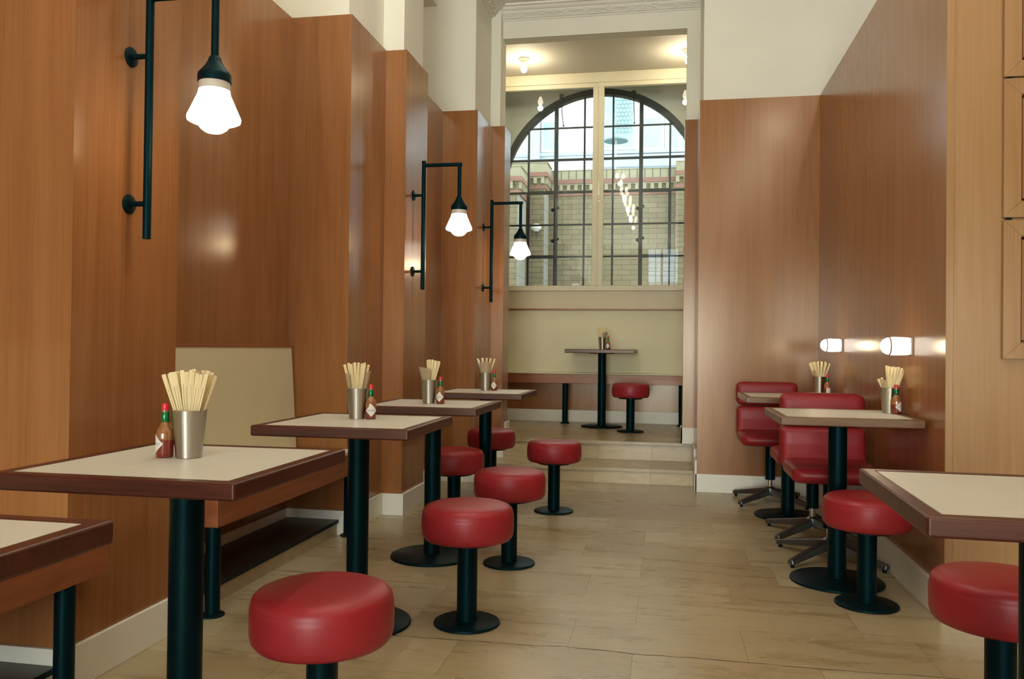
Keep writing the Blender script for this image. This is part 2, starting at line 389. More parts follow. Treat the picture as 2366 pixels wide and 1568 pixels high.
# plaster cornice: moulded profile plus an interlaced band
def profile(): return [(0,3.912),(.012,3.912),(.016,3.922),(.030,3.927),(.055,3.963),(.066,3.966),(.068,3.975),(.082,3.979),(.100,3.992),(.104,4.0),(.125,4.004),(.128,4.02),(0,4.02)]
w = MB()
pr = profile()
def corn(fn, t0, t1):
    A = [w.bm.verts.new(fn(p, q, t0)) for p, q in pr]; B = [w.bm.verts.new(fn(p, q, t1)) for p, q in pr]
    w.bm.faces.new(A); w.bm.faces.new(B[::-1]); n = len(pr)
    for i in range(n): w.bm.faces.new((A[i], B[i], B[(i+1)%n], A[(i+1)%n]))
corn(lambda p, q, t: (t, 7.0-p, q), -1.5, .272)
corn(lambda p, q, t: (-1.5+p, t, q), 6.33, 7.0)
def on_far(s, h, out):   # s along X, h 0..1 across the frieze, out = relief
    p = .030 + .025*h; q = 3.927 + .036*h; n = (.82, -.57)
    return (s, 7.0 - (p + out*n[0]), q + out*n[1])
def on_left(s, h, out):
    p = .030 + .025*h; q = 3.927 + .036*h
    return (-1.5 + p + out*.82, s, q - out*.57)
for fn, t0, t1 in ((on_far, -1.44, .26), (on_left, 6.36, 6.95)):
    P = .19
    for ph in (0, PI):
        pts = []; t = t0
        while t < t1:
            a = 2*PI*(t-t0)/P/2 + ph
            pts.append(Vector(fn(t, .5 + .42*max(-1, min(1, 1.5*math.sin(a))), .003 + .003*math.cos(a*2+ph)))); t += .012
        w.tube(pts, .0042, 6)
    for h in (0.0, 1.0): w.tube([Vector(fn(t0, h, .001)), Vector(fn(t1, h, .001))], .0035, 6)
    t = t0 + P/2
    while t < t1: w.ball(fn(t, .5, .002), .008, 8); t += P
struct(w.build('trim_cornice', M['ceil'], ang=50))

# ------------------------------------------------------------------ windows
# inner casement
win = thing('window_1', '', ''); del win['label']; del win['category']; struct(win)
YW = 8.66
w = MB()
w.box(-1.95, .50, YW-.04, YW+.04, 1.672, 1.695); w.box(-1.95, .50, YW-.05, YW+.04, 3.868, 3.975)
w.box(-1.95, -1.90, YW-.04, YW+.04, 1.695, 3.868); w.box(.45, .50, YW-.04, YW+.04, 1.695, 3.868)
w.build('window_frame', M['frame'], win, bevel=.003)
for (a, b, yo) in ((-1.90, -.708, 0.0), (-.708, .45, -.006)):
    w = MB(); y0, y1 = YW-.03+yo, YW+.03+yo
    sw = .058
    w.box(a, b, y0, y1, 1.69, 1.727).box(a, b, y0, y1, 3.825, 3.868+.01).box(a, a+sw, y0, y1, 1.727, 3.825).box(b-sw, b, y0, y1, 1.727, 3.825)
    sa = w.build('sash', M['frame'], win, bevel=.003)
    MB().box(a+sw-.005, b-sw+.005, YW-.003, YW+.003, 1.722, 3.83).build('pane', M['glass'], sa, smooth=False)
w = MB().box(-.705, -.683, YW-.048, YW-.034, 2.60, 2.66).build('handle_plate', M['base'], win, bevel=.002)
w = MB(); w.cyl((-.694, YW-.05, 2.64), (-.694, YW-.085, 2.64), .009); w.hexa([(-.706, YW-.092, 2.66), (-.682, YW-.092, 2.66), (-.682, YW-.078, 2.66), (-.706, YW-.078, 2.66), (-.700, YW-.090, 2.82), (-.688, YW-.090, 2.82), (-.688, YW-.080, 2.82), (-.700, YW-.080, 2.82)])
w.build('handle', M['base'], win, bevel=.003)

# outer arched iron window
AX, AZ, AR, YA = -.745, 2.872, 1.165, 9.35
w = MB(); n = 48; zt = 4.6; zs = 1.55
XL, XR = -2.2, .75
for (ya) in (YA,):
    y0, y1 = ya, ya+.22
    arc = [(AX - AR*math.cos(PI*i/n), AZ + AR*math.sin(PI*i/n)) for i in range(n+1)]
    for (p, q) in zip(arc, arc[1:]):
        w.hexa([(p[0], y0, p[1]), (q[0], y0, q[1]), (q[0], y0, zt), (p[0], y0, zt), (p[0], y1, p[1]), (q[0], y1, q[1]), (q[0], y1, zt), (p[0], y1, zt)])
    w.box(XL, AX-AR, y0, y1, zs, zt); w.box(AX+AR, XR, y0, y1, zs, zt); w.box(XL, XR, y0, y1, -.1, zs)
bmesh.ops.remove_doubles(w.bm, verts=w.bm.verts, dist=1e-5)
struct(w.build('wall_far.005', M['plaster'], ang=20))
win = thing('window_2', '', ''); del win['label']; del win['category']; struct(win)
yf = YA+.06
w = MB()
R0, R1 = AR, AR-.065
for i in range(n):
    a0, a1 = PI*i/n, PI*(i+1)/n
    c = lambda r, a, y: (AX - r*math.cos(a), y, AZ + r*math.sin(a))
    w.hexa([c(R0, a0, yf-.05), c(R0, a1, yf-.05), c(R0, a1, yf+.05), c(R0, a0, yf+.05), c(R1, a0, yf-.05), c(R1, a1, yf-.05), c(R1, a1, yf+.05), c(R1, a0, yf+.05)])
w.box(AX-R0, AX-R1, yf-.05, yf+.05, zs, AZ).box(AX+R1, AX+R0, yf-.05, yf+.05, zs, AZ).box(AX-R0, AX+R0, yf-.05, yf+.05, zs, zs+.06)
bmesh.ops.remove_doubles(w.bm, verts=w.bm.verts, dist=1e-5)
w.build('window_frame', M['iron'], win, ang=20)
def top(x): return AZ + math.sqrt(max(0, (R1+.01)**2 - (x-AX)**2))
w = MB()
for x, t in ((-1.578, .010), (-1.256, .022), (-.928, .010), (-.601, .010), (-.283, .022), (.041, .010)):
    w.box(x-t, x+t, yf-.022, yf+.022, zs+.05, top(x))
for z, t in ((3.612, .007), (3.243, .012), (2.866, .011), (2.49, .009), (2.12, .009), (1.75, .009)):
    hx = R1+.01 if z < AZ else math.sqrt((R1+.01)**2-(z-AZ)**2)
    w.box(AX-hx, AX+hx, yf-.018, yf+.018, z-t, z+t)
# heavier casement rails
for (a, b) in ((-1.578, -1.256), (-.283, .041)):
    for z in (2.866, 2.12): w.box(a, b, yf-.03, yf+.026, z-.017, z+.017)
    w.box(a-.017, a+.017, yf-.03, yf+.026, 2.12, 2.866) if a < -1 else w.box(b-.017, b+.017, yf-.03, yf+.026, 2.12, 2.866)
w.build('glazing_bars', M['iron'], win, bevel=.002)
w = MB()
for x in (-1.256, -.283):
    for z in (2.67, 2.31):
        w.ball((x-.03, yf-.04, z-.01), .022, 10); w.ball((x+.028, yf-.04, z+.012), .018, 10); w.cyl((x-.035, yf-.035, z-.01), (x+.035, yf-.035, z+.012), .009, 8)
w.build('casement_catches', M['iron'], win)
w = MB()
for x, x2 in ((-1.191, -1.165), (-.372, -.360)):
    w.tube([(x, yf-.07, 3.96), (x+.008, yf-.09, 3.75), (x2, yf-.09, 3.62)], .005, 6); w.ball((x2, yf-.09, 3.615), .011, 8); w.box(x-.025, x+.025, yf-.09, yf-.05, 3.94, 3.985)
w.build('opening_rods', M['iron'], win)
w = MB(); arcp = [(AX - (R1+.01)*math.cos(PI*i/24), AZ + (R1+.01)*math.sin(PI*i/24)) for i in range(25)]
w.prism([(AX-R1-.01, zs+.03)] + arcp + [(AX+R1+.01, zs+.03)], 'y', yf-.003, yf+.003)
w.build('pane', M['glass'], win, smooth=False)

# ------------------------------------------------------------------ courtyard outside
struct(MB().box(-14, 12, 9.6, 30, -.3, -.1).build('ground', M['ground'], smooth=False))
def band(t, x0, x1, y, z0, z1, name, mat, proud): return MB().box(x0, x1, y-proud, y+.001, z0, z1).build(name, mat, t, smooth=False)
t = thing('brick_wall', 'long tan brick courtyard wall with red bands, straight behind the arched window', 'wall', (0, 12.5, -.1))
def part(mb, name, mat, parent=t, **k):
    o = mb.build(name, mat, parent, **k); o.matrix_parent_inverse = Matrix.Translation(-parent.location); return o
def courtyard_pier(t, x0, x1, y0, y1, ztop, side=True):
    e = .06 if side else 0
    part(MB().box(x0, x1, y0, y1, -.1, ztop), 'brickwork', M['brick'], t, smooth=False)
    if side: part(MB().box(x1, x1+.006, y0, y1, -.1, ztop-.36), 'side_brickwork_lit', M['brick_side_lit'], t, smooth=False)
    part(MB().box(x0, x1+e, y0-.05, y1, ztop, ztop+.012).box(x0, x1+e*.7, y0-.04, y1, ztop-.135, ztop), 'coping', M['coping'], t, bevel=.004)
    part(MB().box(x0, x1+e, y0-.06, y1, ztop-.20, ztop-.135), 'red_band', M['redbrick'], t, bevel=.003)
    part(MB().box(x0, x1+e*.5, y0-.02, y1, ztop-.38, ztop-.32), 'red_band', M['redbrick'], t, bevel=.003)
    def comb(a, b):
        lo, hi = ztop-.30, ztop-.199; P_ = [(a, hi)]; u = a
        while u < b-.12: P_ += [(u, lo), (u+.05, lo), (u+.05, hi-.02), (u+.115, hi-.02)]; u += .115
        return P_ + [(u, lo), (min(u+.05, b), lo), (min(u+.05, b), hi)]
    part(MB().prism(comb(x0, x1), 'y', y0-.045, y0+.004), 'dentil_course', M['coping'], t, smooth=False)
    if side: part(MB().prism(comb(y0+.01, y1), 'x', x1, x1+.045), 'dentil_course', M['coping'], t, smooth=False)
courtyard_pier(t, -2.3, .9, 12.5, 13.0, 3.78, False)
# narrow vertical soldiers in the coping are mortar joints of their own
j = MB(); x = -1.7
while x < .1: j.box(x, x+.008, 12.455, 12.462, 3.65, 3.785); x += .115
part(j, 'coping_joints', M['iron'], t, smooth=False)
t2 = thing('brick_pier', 'tan brick pier beside the courtyard wall, nearer of two with the small white lamp hung between', 'pier', (-2.5, 11.3, -.1))
t2['label'] = 'dark tan brick pier at the far left edge of the arched window'
courtyard_pier(t2, -3.2, -2.045, 11.3, 11.93, 3.60)
t3 = thing('brick_pier', 'tan brick pier carrying the small round lamp, seen through left window pane', 'pier', (-2.0, 12.0, -.1))
courtyard_pier(t3, -3.2, -1.775, 12.0, 12.43, 3.80)
t3b = thing('brick_pier', 'shallow brick pier at the right end of the courtyard wall', 'pier', (.5, 12.35, -.1))
courtyard_pier(t3b, .14, .9, 12.3, 12.42, 3.83, False)
t = thing('outdoor_lamp', 'small round white lamp fixed on the brick pier outside', 'lamp', (-1.88, 11.93, 2.83))
MB().lathe([(0,.0),(.05,.0),(.05,.02),(0,.02)], 20, Matrix.Rotation(PI/2, 3, 'X'), (0,.05,0)).build('mount', M['iron'], t)
MB().lathe([(0,-.05),(.03,-.048),(.075,-.01),(.078,.02),(.05,.06),(0,.07)], 24).build('lamp_shade', M['plug'], t)
MB().cyl((0,0,-.05), (0,.03,-.14), .006, 8).build('conduit', M['iron'], t)
# bright building behind
t = thing('office_building', 'bright white building with teal windows rising beyond the brick wall', 'building', (-1, 20, -.1))
part(MB().box(-9, 7, 20, 22, -.1, 8.4), 'wall', M['facade'], t, smooth=False)
part(MB().box(-9, 7, 19.86, 20.0, 5.78, 5.86).box(-1.72, 7, 19.8, 20.0, 5.45, 5.74), 'ledge', M['facadegrey'], t, smooth=False)
part(MB().box(-9, 7, 19.75, 20.0, 4.9, 5.2), 'ledge', M['facadegrey'], t, smooth=False)
part(MB().box(-3.3, -3.06, 19.72, 20.0, 4.2, 8.4), 'column', M['facadegrey'], t, smooth=False)
for (a, b, z0, z1) in ((-2.98, -2.68, 5.95, 6.62), (-1.55, -.80, 5.95, 7.4), (-.56, -.12, 5.93, 6.62), (0.02, .6, 5.9, 6.9)):
    fr = MB().box(a-.06, b+.06, 19.93, 20.0, z0-.06, z1+.06); fo = part(fr, 'window', M['facade'], t, smooth=False)
    g = MB().box(a, b, 19.915, 19.93, z0, z1).build('pane', M['teal'], fo, smooth=False)
l = MB()
for i in range(5):
    for k in range(11):
        cx, cz = -1.22 + i*.085 + (k%2)*.042, 6.33 + k*.098
        for a in range(3):
            an = a*PI/3 + (k%2)*.3; dx, dz = .045*math.cos(an), .045*math.sin(an)
            l.cyl((cx-dx, 19.86, cz-dz), (cx+dx, 19.86, cz+dz), .010, 5)
part(l, 'lattice_screen', M['lattice'], t, smooth=False)
t = thing('garden_parasol', 'flat grey-green parasol in front of the white building', 'parasol', (-1.15, 19.0, 4.4))
MB().cyl((0,0,0), (0,0,1.52), .015, 10).build('pole', M['plug'], t)
MB().lathe([(.0,1.56),(.10,1.55),(.27,1.49),(.28,1.46),(.0,1.50)], 32).build('canopy', M['parasol'], t)
t = thing('terrace', 'pale roof terrace slab carrying the parasol', 'terrace', (-1.1, 19, -.1))
part(MB().box(-9, 7, 18.2, 19.68, -.1, 4.4), 'deck', M['facadegrey'], t, smooth=False)

# ------------------------------------------------------------------ tables
TZ = .776; TH = .038
def tabletop(t, hx, hy, rim=.034):
    w = MB(); z0, z1 = TZ-TH, TZ
    o_ = [(-hx,-hy), (hx,-hy), (hx,hy), (-hx,hy)]; i_ = [(-hx+rim,-hy+rim), (hx-rim,-hy+rim), (hx-rim,hy-rim), (-hx+rim,hy-rim)]
    for k in range(4):
        a, b, c, d_ = o_[k], o_[(k+1)%4], i_[(k+1)%4], i_[k]
        w.hexa([(a[0],a[1],z0), (b[0],b[1],z0), (c[0],c[1],z0), (d_[0],d_[1],z0), (a[0],a[1],z1), (b[0],b[1],z1), (c[0],c[1],z1), (d_[0],d_[1],z1)])
    bmesh.ops.remove_doubles(w.bm, verts=w.bm.verts, dist=1e-6)
    # drop the hidden mitre faces between the four rails
    bad = [f_ for f_ in w.bm.faces if all(len(e.link_faces) > 2 for e in f_.edges if abs(e.verts[0].co.z-e.verts[1].co.z) > .01) and abs(f_.normal.z) < .1 and abs(abs(f_.normal.x)-abs(f_.normal.y)) < .1]
    bmesh.ops.delete(w.bm, geom=bad, context='FACES_ONLY')
    w.build('edge_band', M['mahogany'], t, bevel=.006, seg=3)
    MB().box(-hx+rim, hx-rim, -hy+rim, hy-rim, z0+.006, TZ-.0012).build('tabletop', M['laminate'], t, smooth=False)
def make_table(label, loc, hx=.292, hy=.298, rz=0, group='pedestal tables'):
    t = thing('pedestal_table', label, 'table', loc, rz, group)
    tabletop(t, hx, hy)
    MB().box(-.12, .12, -.12, .12, TZ-TH-.006, TZ-TH+.004).build('mounting_plate', M['steelblack'], t)
    MB().lathe([(.041,.008),(.041,TZ-TH-.004)], 40).build('column', M['steelblack'], t)
    MB().lathe([(.0,.0),(.202,.0),(.208,.004),(.206,.011),(.199,.015),(.06,.018),(.045,.022),(.0,.022)], 64).build('base_plate', M['steelblack'], t)
    return t
TL = [
 ('cream-topped table nearest the camera at the left edge, cut by the frame', (-1.16, .885, 0)),
 ('large cream-topped table in left foreground holding the nearest steel cup', (-1.155, 1.845, 0)),
 ('second cream-topped table from the foreground in the left row, beside the nearest bench', (-1.15, 2.985, 0)),
 ('third cream-topped table of the left row, left of the round stools', (-1.15, 4.015, 0)),
 ('farthest cream-topped table of the left row, just before the steps', (-1.15, 5.25, 0)),
 ('cream-topped table with glossy dark edge at lower right, cut by the frame', (.752, 1.822, 0)),
 ('nearer cream-topped table on the right wall, under the larger wall light', (.79, 4.0, 0)),
 ('farther cream-topped table on the right wall, in front of the rear red chair', (.785, 5.50, 0)),
 ('table on the raised platform below the arched window', (-.615, 8.24, Z2)),
]
t0 = make_table(*TL[0])
TAB = [t0]
for k, (lab, loc) in enumerate(TL[1:8]): TAB.append(copy_tree(t0, loc, 0, lab))
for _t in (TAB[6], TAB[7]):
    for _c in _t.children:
        if _c.name.startswith('edge_band'): _c.data = _c.data.copy(); _c.data.materials[0] = M['edge_paler']
TAB[5].rotation_euler[2] = math.radians(-1.8)
TAB.append(make_table(TL[8][0], TL[8][1], .338, .30, math.radians(-1.2)))

# ------------------------------------------------------------------ stools
def make_stool(label, loc):
    t = thing('bar_stool', label, 'stool', loc, 0, 'red round stools')
    pr = [(0,.325),(.150,.325),(.164,.329),(.173,.340),(.1765,.356),(.1775,.385),(.1770,.412),(.1750,.426),(.1738,.4285),(.1738,.431),(.171,.441),(.162,.451),(.145,.458),(.10,.4625),(0,.4645)]
    MB().lathe(pr, 72).build('seat', M['red'], t, ang=60)
    MB().lathe([(.110,.312),(.110,.326)], 40).build('seat_plate', M['steelblack'], t)
    MB().lathe([(.039,.008),(.039,.314)], 36).build('column', M['steelblack'], t)
    MB().lathe([(0,0),(.121,0),(.128,.004),(.126,.010),(.118,.014),(.05,.017),(0,.017)], 56).build('base_plate', M['steelblack'], t)
    return t
SL = [
 ('red round stool in the foreground, largest of all, at the near left table', (-.832, 1.93, 0)),
 ('red round stool with its whole column showing, second from the camera', (-.738, 3.075, 0)),
 ('red round stool overlapping behind the second stool, third from the camera', (-.742, 3.965, 0)),
 ('red round stool standing alone nearest the steps', (-.70, 5.30, 0)),
 ('red round stool behind the column of the third left table, by the wood pier', (-1.215, 4.70, 0)),
 ('red round stool half hidden behind the column of the farthest left table', (-1.25, 5.92, 0)),
 ('red round stool on the raised platform under the arched window', (-.312, 7.82, Z2)),
 ('red round stool partly behind the corner of the lower right table', (.842, 3.66, 0)),
 ('dark red round stool beneath the lower right table, cut by the frame', (.905, 2.44, 0)),
]
s0 = make_stool(*SL[0]); SEED = [s0] + [copy_tree(s0, loc, random.uniform(0, 6), lab) for lab, loc in SL[1:]]

# ------------------------------------------------------------------ swivel chairs
def rounded_slab(w, hx, prof, y_of, r=.05, nseg=6, thick=.07): pass
def cushion(w, hx, path, th, rc=.045):
    """padded slab following a side-view path [(y,z)..]; section has rounded rim; path ends are rounded"""
    n = len(path); rows = []
    L = [0]
    for a, b in zip(path, path[1:]): L.append(L[-1] + math.hypot(b[0]-a[0], b[1]-a[1]))
    T = L[-1]
    for i, (y, z) in enumerate(path):
        a = path[max(0, i-1)]; b = path[min(n-1, i+1)]; d = Vector((b[0]-a[0], b[1]-a[1])).normalized(); nm = Vector((-d.y, d.x))
        e = min(L[i], T-L[i]); k = 1.0; hw = hx
        if e < rc: q = 1-e/rc; hw = hx - rc*(1-math.sqrt(max(0, 1-q*q))); k = math.sqrt(max(.0, 1-q*q))*.75+.25
        ring = []
        m = 24
        for j in range(m):
            t_ = 2*PI*j/m; cx, sy = math.cos(t_), math.sin(t_)
            ex = math.copysign(abs(cx)**.22, cx)*hw; ey = math.copysign(abs(sy)**.55, sy)*th/2*k
            ring.append(w.bm.verts.new((ex, y + nm.x*ey, z + nm.y*ey)))
        rows.append(ring)
    for a, b in zip(rows, rows[1:]):
        for j in range(len(a)): w.bm.faces.new((a[j], a[(j+1)%24], b[(j+1)%24], b[j]))
    w.bm.faces.new(rows[0][::-1]); w.bm.faces.new(rows[-1])
def dense(p, k=7):
    out = []
    for a, b in zip(p, p[1:]):
        for i in range(k): out.append((a[0]+(b[0]-a[0])*i/k, a[1]+(b[1]-a[1])*i/k))
    return out + [p[-1]]
def make_chair(label, loc, rz):
    """local +Y is the back of the chair, the sitter faces -Y"""
    t = thing('swivel_chair', label, 'chair', loc, rz, 'red swivel chairs')
    w = MB(); cushion(w, .215, dense([(-.225,.448),(-.10,.455),(.06,.452),(.17,.455)]), .085); w.build('seat', M['red'], t, ang=60)
    w = MB(); cushion(w, .213, dense([(.165,.44),(.19,.50),(.205,.56),(.212,.655)], 6), .066, .03); cushion(w, .215, dense([(.212,.662),(.216,.72),(.222,.775),(.228,.832)], 6), .07, .04); w.build('backrest', M['red'], t, ang=60)
    MB().box(-.09, .09, -.09, .09, .398, .412).build('seat_plate', M['steelblack'], t, bevel=.003)
    MB().lathe([(.034,.16),(.034,.40)], 28).build('column_cover', M['steelblack'], t)
    MB().lathe([(.016,.045),(.016,.165)], 20).build('gas_stem', M['chrome'], t)
    MB().lathe([(0,.055),(.034,.055),(.038,.075),(.036,.10),(.02,.112),(0,.112)], 24).build('hub', M['darkchrome'], t)
    for k in range(4):
        a = PI/4 + k*PI/2; d = Vector((math.cos(a), math.sin(a), 0)); s_ = Vector((-d.y, d.x, 0))
        def sec(r, hw, z0, z1): c = d*r; return [tuple(c - s_*hw + Vector((0,0,z0))), tuple(c + s_*hw + Vector((0,0,z0))), tuple(c + s_*hw*.7 + Vector((0,0,z1))), tuple(c - s_*hw*.7 + Vector((0,0,z1)))]
        w = MB(); w.hexa(sec(.02, .027, .056, .102) + sec(.318, .020, .014, .040))
        leg = w.build('leg', M['darkchrome'], t, bevel=.006)
        MB().lathe([(0,0),(.010,0),(.010,.018),(0,.018)], 14, None, tuple(d*.30)).build('glide', M['steelblack'], leg)
    return t
c0 = make_chair('rear red swivel chair, facing the camera against the far wood wall', (.735, 5.985, 0), 0)
copy_tree(c0, (.838, 4.425, 0), 0, 'red swivel chair with its broad backrest showing above the nearer right table')
copy_tree(c0, (.845, 4.965, 0), PI, 'red swivel chair turned away, mostly hidden between the two right tables')

# ------------------------------------------------------------------ benches
def make_bench(label, y0, y1, jut):
    t = thing('bench', label, 'bench', (-1.9, y0, 0), 0, 'bench seats in the wall niches')
    off = Vector((-1.9, y0, 0)); L = y1-y0
    def P(mb, n_, m_, parent=t, **k):
        for v in mb.bm.verts: v.co -= off
        return mb.build(n_, m_, parent, **k)
    P(MB().box(-2.10, -1.698, y0, y1, .462, .482).box(-1.753, -1.698, y1, y1+jut, .462, .482), 'seat', M['cream'], bevel=.003)
    P(MB().box(-2.10, -1.705, y0+.004, y1, .345, .461).box(-1.750, -1.705, y1, y1+jut-.004, .345, .461), 'apron', M['wood_y'], bevel=.002)
    b = MB(); b.hexa([(-2.070,y0,.482), (-2.050,y0,.482), (-2.088,y0,1.050), (-2.108,y0,1.050), (-2.070,y1,.482), (-2.050,y1,.482), (-2.088,y1,1.050), (-2.108,y1,1.050)])
    P(b, 'backrest', M['cream'], smooth=False)
    P(MB().box(-2.118, -2.082, y0, y1, 1.050, 1.062), 'top_rail', M['wood_y'], bevel=.002)
    for y in (y0+.02 if y0 > 2 else y0+.5, y1+jut-.135 if y0 > 2 else y1+jut-.16):
        yy = y if y < y0+1 else y
        lg = P(MB().lathe([(.029,.0),(.029,.346)], 28, None, (-1.712-.02, yy, 0)), 'leg', M['steelblack'])
        P(MB().lathe([(0,0),(.047,0),(.047,.006),(.036,.012),(0,.012)], 32, None, (-1.712-.02, yy, 0)), 'floor_flange', M['steelblack'], lg)
    return t
make_bench('long wood-fronted bench with cream back in the left niche, behind the second table', 2.93, 4.352, .14)
make_bench('wood-fronted bench at the lower left corner, under the cut-off table', .5, 2.182, .12)
t = thing('bench', 'wall-to-wall bench with tall cream back below the arched window', 'bench', (-.7, 8.6, Z2))
off = Vector((-.7, 8.6, Z2))
def P(mb, n_, m_, parent=t, **k):
    for v in mb.bm.verts: v.co -= off
    return mb.build(n_, m_, parent, **k)
P(MB().box(-1.945, .495, 8.44, 8.72, .796, .814), 'seat', M['cream'], bevel=.003)
P(MB().box(-1.945, .495, 8.45, 8.70, .700, .795), 'apron', M['wood_x'], bevel=.002)
P(MB().hexa([(-1.945,8.60,.814), (.495,8.60,.814), (.495,8.66,.814), (-1.945,8.66,.814), (-1.945,8.628,1.466), (.495,8.628,1.466), (.495,8.70,1.466), (-1.945,8.70,1.466)]), 'backrest', M['cream'], smooth=False)
for x in (-1.017, .175):
    lg = P(MB().lathe([(.030,Z2),(.030,.702)], 28, None, (x, 8.52, 0)), 'leg', M['steelblack'])
    P(MB().lathe([(0,Z2),(.05,Z2),(.05,Z2+.006),(.036,Z2+.014),(0,Z2+.014)], 28, None, (x, 8.52, 0)), 'floor_flange', M['steelblack'], lg)

# ------------------------------------------------------------------ pole wall lamps
def make_lamp(label, loc):
    """origin on the wall face at floor height"""
    t = thing('wall_lamp', label, 'lamp', loc, 0, 'black pole wall lamps')
    MB().cyl((.070,0,1.432), (.070,0,2.268), .0135, 20).build('pole', M['steelblack'], t)
    MB().cyl((.070,0,2.240), (.327,0,2.240), .0125, 20).build('arm', M['steelblack'], t)
    MB().cyl((.309,0,2.026), (.309,0,2.240), .0125, 20).build('drop_rod', M['steelblack'], t)
    RX = Matrix.Rotation(PI/2, 3, 'Y')
    for z in (1.55, 2.045):
        fl = MB().lathe([(0,0),(.032,0),(.033,.004),(.030,.008),(.012,.012),(0,.012)], 28, RX, (0,0,z)).build('wall_flange', M['steelblack'], t)
        MB().cyl((.008,0,z), (.070,0,z), .009, 14).build('stem', M['steelblack'], fl)
    MB().lathe([(.0,2.030),(.016,2.030),(.020,2.024),(.022,2.015),(.030,2.000),(.044,1.982),(.052,1.972),(.0535,1.966),(.0535,1.945),(.050,1.943),(0,1.943)], 36).build('socket', M['steelblack'], t, loc=(.309,0,0))
    MB().lathe([(0,1.944),(.050,1.944),(.050,1.918),(0,1.918)], 36).build('collar', M['opal_rim'], t, loc=(.309,0,0))
    MB().lathe([(0,1.919),(.0495,1.919),(.052,1.905),(.068,1.868),(.084,1.832),(.0855,1.824),(.084,1.817),(.074,1.812),(.058,1.808),(.050,1.802),(.042,1.791),(.028,1.781),(.012,1.777),(0,1.7765)], 40).build('lamp_shade', M['shade'], t, loc=(.309,0,0))
    return t
l0 = make_lamp('black pole wall lamp nearest the camera, its top cut by the frame', (-1.775, 2.462, -.022))
copy_tree(l0, (-1.62, 5.118, 0), 0, 'black pole wall lamp, middle of the three along the left wall')
copy_tree(l0, (-1.47, 6.546, 0), 0, 'black pole wall lamp farthest back, in front of the window')
def point(name, loc, watts, r, c=(1,.78,.5)):
    L = bpy.data.lights.new(name, 'POINT'); L.energy = watts; L.shadow_soft_size = r; L.color = c
    o = bpy.data.objects.new(name, L); COL.objects.link(o); o.location = loc; return o

# ------------------------------------------------------------------ bullet wall lights on the right
def make_sconce(label, loc):
    t = thing('wall_light', label, 'lamp', loc, 0, 'opal wall lights')
    RX = Matrix.Rotation(-PI/2, 3, 'Y')
    MB().box(-.009, 0, -.041, .041, -.041, .041).build('mounting_plate', M['opal_rim'], t, bevel=.006)
    MB().lathe([(0,.010),(.040,.010),(.041,.040),(.042,.062),(.042,.078),(.040,.090),(0,.090)], 32, RX).build('globe', M['opal'], t)
    MB().lathe([(0,.089),(.0415,.089),(.0415,.094),(0,.094)], 32, RX).build('ring', M['ring'], t)
    MB().lathe([(0,.0935),(.039,.0935),(.037,.105),(.028,.118),(.015,.126),(0,.128)], 32, RX).build('end_dome', M['opal'], t)
    return t
a0 = make_sconce('opal bullet wall light nearer the camera, above the cup on the right wall', (1.097, 3.985, 1.088))
copy_tree(a0, (1.102, 5.48, 1.100), 0, 'opal bullet wall light farther away, near the far corner')

# ------------------------------------------------------------------ bare bulbs
def make_bulb(label, loc, rz=0, group='bare ceiling bulbs'):
    t = thing('ceiling_light', label, 'lamp', loc, rz, group)
    MB().lathe([(0,0),(.055,0),(.055,-.008),(.030,-.040),(.020,-.048),(0,-.048)], 28).build('socket', M['plug'], t)
    MB().lathe([(0,-.046),(.014,-.048),(.018,-.062),(.030,-.090),(.032,-.108),(.024,-.130),(.010,-.140),(0,-.141)], 24).build('light_bulb', M['bulb'], t)
    return t
b0 = make_bulb('bare bulb in white socket on the alcove ceiling', (-1.42, 8.10, 3.975))
copy_tree(b0, (.20, 8.10, 3.975), 0, 'bare bulb on the alcove ceiling hidden behind the right jamb')
point('alcove_lamp_light', (-1.42, 8.10, 3.80), 11, .03, (1,.88,.68)); point('alcove_lamp_light', (.20, 8.10, 3.80), 11, .03, (1,.88,.68))
HB = [(-.80,3.72),(-.70,3.68),(-.76,3.2),(-.79,2.54),(-.70,2.53),(-.66,1.72),(-.79,1.36),(-.68,1.36),(-.64,.76),(-.77,.2),(-.675,.24)]
for x, y in HB:
    copy_tree(b0, (x, y, ZC), 0, 'bare hall ceiling bulb seen only as a small glint in the window glass', group='hall ceiling bulbs mirrored in the glass')
for x, y, e in ((-.75,3.68,21), (-.74,2.5,16), (-.73,1.3,14), (-.72,.2,13)): point('ceiling_point_light', (x, y, 3.80), e, .035, (.98,.95,.84))
for x, y, e in ((1.3,4.3,9), (1.3,2.2,16), (1.3,0,18), (1.3,-2.4,16), (1.3,-4.8,12)):  # unseen bulbs added to brighten the hall, kept out of the glass reflections
    copy_tree(b0, (x, y, ZC), 0, 'added bare ceiling bulb, unseen above the frame, brightening the right side of the room', group='added ceiling bulbs outside the frame')
    point('ceiling_point_light', (x, y, 3.80), e, .05, (.98,.96,.86))

